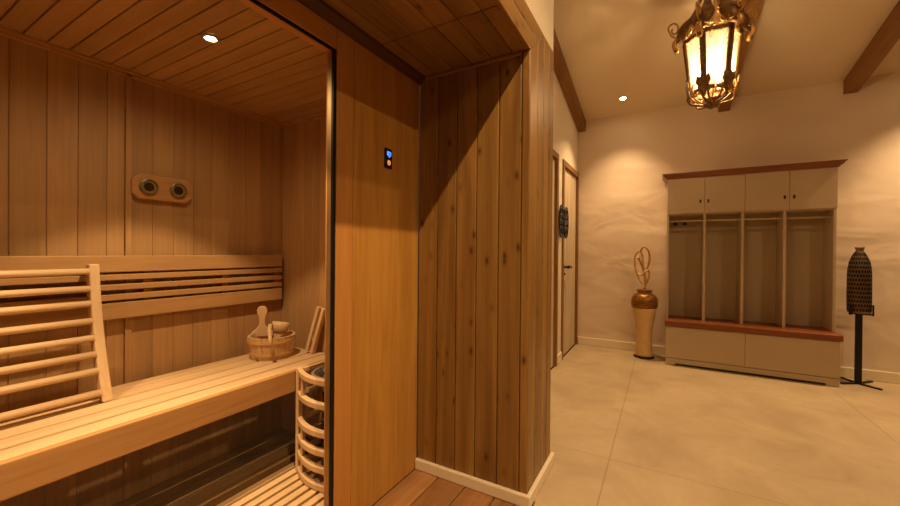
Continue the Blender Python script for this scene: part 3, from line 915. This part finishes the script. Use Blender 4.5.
# ------------------------------------------------------------------ hanging lantern
LP = Vector((.262, 2.943, 0))
LZT, LZB = 2.485, 2.207
RT, RB = .190, .142
tocam = (Vector((0, 0, 0))-LP).normalized(); lr = Vector((-tocam.y, tocam.x, 0))
if lr.x < 0: lr = -lr
t = thing('hanging_lantern', 'ornate antique bronze hexagonal lantern hanging lit from the ceiling', 'lantern', (LP.x, LP.y, 2.09))
def hexd(k, off=0): 
    a = math.radians(-19+60*k+off); return lr*math.sin(a)+tocam*math.cos(a)
def lp(d, r, z):
    return LP + d*r*.80 + Vector((0, 0, z if z < LZB else LZB+(z-LZB)*1.15))
for k in range(6):
    d = hexd(k)
    m = MB(); 
    tan = Vector((-d.y, d.x, 0))
    a, b_ = lp(d, RB, LZB-.004), lp(d, RT, LZT+.004)
    m.bar(a, b_, .034, .012, up=d)
    m.bar(a+d*.008, b_+d*.008, .010, .010, up=d)
    m.build('corner_post', M['iron'], t, bevel=.002)
    d2 = hexd(k+1)
    e1 = (d2-d).normalized(); nn = hexd(k, 30)
    c4 = [lp(d, RB-.004, LZB)+e1*.010, lp(d2, RB-.004, LZB)-e1*.010, lp(d2, RT-.004, LZT)-e1*.012, lp(d, RT-.004, LZT)+e1*.012]
    m = MB()
    f1 = [m.bm.verts.new(c) for c in c4]; f2 = [m.bm.verts.new(c-nn*.003) for c in c4]
    m.bm.faces.new(f1); m.bm.faces.new(f2[::-1])
    for j in range(4): m.bm.faces.new((f1[j], f1[(j+1) % 4], f2[(j+1) % 4], f2[j]))
    m.build('glass_pane', M['lampglass'], t)
    # top rim with scalloped lower edge, bottom rim
    m = MB()
    m.bar(lp(d, RT+.004, LZT+.012), lp(d2, RT+.004, LZT+.012), .012, .022)
    ns = 9
    A, B = lp(d, RT+.006, LZT+.002), lp(d2, RT+.006, LZT+.002)
    for j in range(ns):
        c = A.lerp(B, (j+.5)/ns); m.ball(c, .0105, (1, 1, 1), 1)
    m.build('top_rim', M['iron'], t)
    m = MB(); m.bar(lp(d, RB+.004, LZB-.008), lp(d2, RB+.004, LZB-.008), .014, .018); m.build('bottom_rim', M['iron'], t, bevel=.002)
    # crown: broad acanthus leaf arm rising to the centre, with rolled outer end
    m = MB()
    P = [lp(d, r, z) for r, z in ((.250, 2.455), (.262, 2.478), (.250, 2.500), (.228, 2.512), (.205, 2.545), (.170, 2.59), (.130, 2.63), (.098, 2.69), (.066, 2.76), (.040, 2.82))]
    m.tube(smooth_path(P, 3), [.012]*2+[.018]*2+[.03, .034, .036, .036, .036, .036, .034, .032, .030, .028, .026, .024, .022, .020]+[.016]*10, 10, flat=.45) if False else None
    PP = smooth_path(P, 3); nP = len(PP)
    rad_ = [(.012+.052*math.exp(-((i/nP-.50)/.17)**2)) for i in range(nP)]
    m.tube(PP, rad_, 10, flat=.6)
    for j in range(5):                                   # ribbed leaf lobes
        i0 = int(nP*(.34+.055*j)); c = PP[min(i0, nP-1)]
        m.tube([c-tan*.044+Vector((0, 0, .002)), c-tan*.02+d*.010+Vector((0, 0, .014)), c+d*.012+Vector((0, 0, .018)), c+tan*.02+d*.010+Vector((0, 0, .014)), c+tan*.044+Vector((0, 0, .002))], [.004, .0075, .008, .0075, .004], 6)
    lf = m.build('crown_leaf', M['iron'], t, smooth=True)
    m = MB()                                              # rolled leaf tip drooping outside the corner
    P = [lp(d, r, z) for r, z in ((.212, 2.515), (.246, 2.522), (.264, 2.506), (.260, 2.482), (.242, 2.470), (.240, 2.456), (.252, 2.448))]
    m.tube(smooth_path(P, 4), [.010+.011*math.sin(PI*i/24) for i in range(25)], 8, flat=.7)
    m.build('leaf_tip', M['gold'], t, smooth=True)
    m = MB()                                              # thin wire volute on the shoulder
    P = []
    for i in range(26):
        a = .4+i*.26; rr_ = .044*(1-i/34)
        P.append(lp(d, .268+rr_*math.cos(a), 2.585+rr_*math.sin(a)))
    P = [lp(d, .10, 2.66), lp(d, .15, 2.622), lp(d, .20, 2.563), lp(d, .245, 2.538), lp(d, .290, 2.556)] + P
    m.tube(smooth_path(P, 2), .0055, 8)
    m.build('volute', M['gold'], t, smooth=True)
    # bottom: leaf shield on the corner, hanging scroll to the finial, loop in between
    m = MB()
    sh = [(-.004, .050), (.018, .032), (.030, .038), (.036, .012), (.026, .002), (.030, -.020), (.014, -.030), (.0, -.052)]
    pol = sh + [(-u, v) for u, v in sh[::-1]]
    m.prism(pol, .007, lambda u, v, w: lp(d, RB+.016+w+.30*v, LZB+1.45*v)+tan*u*1.15)
    m.build('leaf_shield', M['iron'], t, bevel=.002)
    m = MB()
    P = [lp(d, r, z) for r, z in ((RB+.006, LZB-.016), (RB+.022, LZB-.045), (RB-.002, LZB-.078), (RB-.055, LZB-.088), (.04, LZB-.098), (.012, LZB-.112))]
    m.tube(smooth_path(P, 4), .007, 8); m.build('basket_scroll', M['iron'], t, smooth=True)
    dm = hexd(k, 30)
    tm = Vector((-dm.y, dm.x, 0))
    m = MB()
    for q in (-1, 1):
        P = [lp(dm, RB*.86, LZB-.014)+tm*q*.006, lp(dm, RB*.90, LZB-.03)+tm*q*.034, lp(dm, RB*.70, LZB-.058)+tm*q*.030, lp(dm, .06, LZB-.085)+tm*q*.012, lp(dm, .015, LZB-.10)]
        m.tube(smooth_path(P, 4), .0055, 8)
    m.build('basket_loop', M['iron'], t, smooth=True)
    m = MB()
    P = [lp(dm, r, z) for r, z in ((RB*.87+.004, LZB+.03), (RB*.87+.034, LZB+.022), (RB*.87+.044, LZB-.012), (RB*.87+.026, LZB-.044), (RB*.87+.004, LZB-.040), (RB*.87+.006, LZB-.022))] if k % 2 else \
        [lp(dm, r, z) for r, z in ((RB*.87+.004, LZB-.01), (RB*.87+.02, LZB-.02), (RB*.87+.024, LZB-.036), (RB*.87+.010, LZB-.046), (RB*.87-.004, LZB-.036))]
    m.tube(smooth_path(P, 4), .0055, 8); m.build('side_scroll', M['gold'], t, smooth=True)
m = MB(); m.lathe([(.002, 2.083), (.010, 2.088), (.018, 2.10), (.024, 2.112), (.018, 2.122), (.008, 2.13)], LP, 16); m.build('finial', M['iron'], t, smooth=True)
m = MB(); m.lathe([(.001, 2.138), (.034, 2.140), (.040, 2.15), (.03, 2.156), (.001, 2.157)], LP, 20, cap=False); m.build('candle_plate', M['iron'], t)
m = MB(); m.tube([lp(lr, 0, 2.156), lp(lr, 0, 2.235)], .006, 8)
for k in range(3):
    d = hexd(2*k, 30)
    m.tube(smooth_path([lp(d, .002, 2.175), lp(d, .03, 2.165), lp(d, .062, 2.178), lp(d, .068, 2.20)], 3), .005, 8)
m.build('candle_arms', M['gold'], t, smooth=True)
for k in range(3):
    d = hexd(2*k, 30); c = lp(d, .068, 0)
    m = MB(); m.lathe([(.006, 2.199), (.026, 2.205), (.027, 2.209), (.011, 2.211)], c, 16); cs = m.build('drip_cup', M['gold'], t)
    m = MB(); m.lathe([(.0105, 2.2115), (.0105, 2.285)], c, 16); m.build('candle_sleeve', M['wax'], cs)
    m = MB(); m.lathe([(.007, 2.286), (.013, 2.305), (.016, 2.325), (.011, 2.352), (.003, 2.378)], c, 16); m.build('bulb', M['bulb'], cs, smooth=True)
m = MB(); m.lathe([(.012, 2.80), (.04, 2.82), (.046, 2.845), (.028, 2.865), (.01, 2.875)], LP, 20); m.build('crown_cap', M['iron'], t, smooth=True)
# gold scrolls between the crown leaves
for k in range(6):
    dm = hexd(k, 30); tm = Vector((-dm.y, dm.x, 0))
    m = MB()
    for q in (-1, 1):
        P = [lp(dm, RT*.84, 2.505)+tm*q*.012]
        for i in range(18):
            a = -PI/2+i*.38; r_ = .034*(1-i/26)
            P.append(lp(dm, RT*.84-.0*i, 2.545)+tm*q*(.036+r_*math.cos(a)*.9)+Vector((0, 0, r_*math.sin(a))))
        m.tube(smooth_path(P, 2), .0055, 8)
    for q in (-1, 1):
        P = [lp(dm, RT*.62, 2.60)+tm*q*.008]
        for i in range(16):
            a = -PI/2+i*.4; r_ = .026*(1-i/24)
            P.append(lp(dm, RT*.56, 2.632)+tm*q*(.026+r_*math.cos(a))+Vector((0, 0, r_*math.sin(a))))
        m.tube(smooth_path(P, 2), .0055, 8)
    m.build('crown_scroll', M['gold'], t, smooth=True)
zc = zceil(LP.y)
zz = 2.895; i = 0
m = MB()
while zz < zc-.05:
    u = lr if i % 2 else tocam
    m.tube([LP+u*.011*math.cos(a)+Vector((0, 0, zz+.021*math.sin(a))) for a in [2*PI*k/16 for k in range(16)]], .0038, 6, closed=True)
    zz += .033; i += 1
m.build('chain', M['iron'], t, smooth=True)
m = MB(); m.lathe([(.015, zc-.055), (.05, zc-.045), (.058, zc-.022), (.058, zc+.008)], LP, 24); m.build('ceiling_rose', M['iron'], t, smooth=True)
for k in range(3):
    d = hexd(2*k, 30); c = lp(d, .068, 2.33)
    l = bpy.data.lights.new('lantern_bulb', 'POINT'); l.energy = 12; l.color = (1, .70, .40); l.shadow_soft_size = .016
    o = bpy.data.objects.new('lantern_bulb', l); COL.objects.link(o); o.location = c

# ------------------------------------------------------------------ world, camera, view
w = bpy.data.worlds.new('dim_interior'); S.world = w; w.use_nodes = True
w.node_tree.nodes['Background'].inputs[0].default_value = (.02, .012, .006, 1)
yaw, pit, rol = math.radians(29.592), math.radians(-.2325), math.radians(.487)
fw = Vector((-math.sin(yaw)*math.cos(pit), math.cos(yaw)*math.cos(pit), math.sin(pit)))
rt0 = Vector((math.cos(yaw), math.sin(yaw), 0)); up0 = rt0.cross(fw)
rt = rt0*math.cos(rol)+up0*math.sin(rol); up = -rt0*math.sin(rol)+up0*math.cos(rol)
cam = bpy.data.cameras.new('camera'); cam.sensor_width = 36; cam.lens = 375.156/900*36; cam.clip_start = .02
co = bpy.data.objects.new('camera', cam); COL.objects.link(co)
mw = Matrix((rt, up, -fw)).transposed().to_4x4(); mw.translation = Vector((0, 0, 1.15))
co.matrix_world = mw
S.camera = co
S.view_settings.view_transform = 'Standard'; S.view_settings.look = 'None'
S.view_settings.exposure = 0.85; S.view_settings.gamma = 1; S.view_settings.use_curve_mapping = False
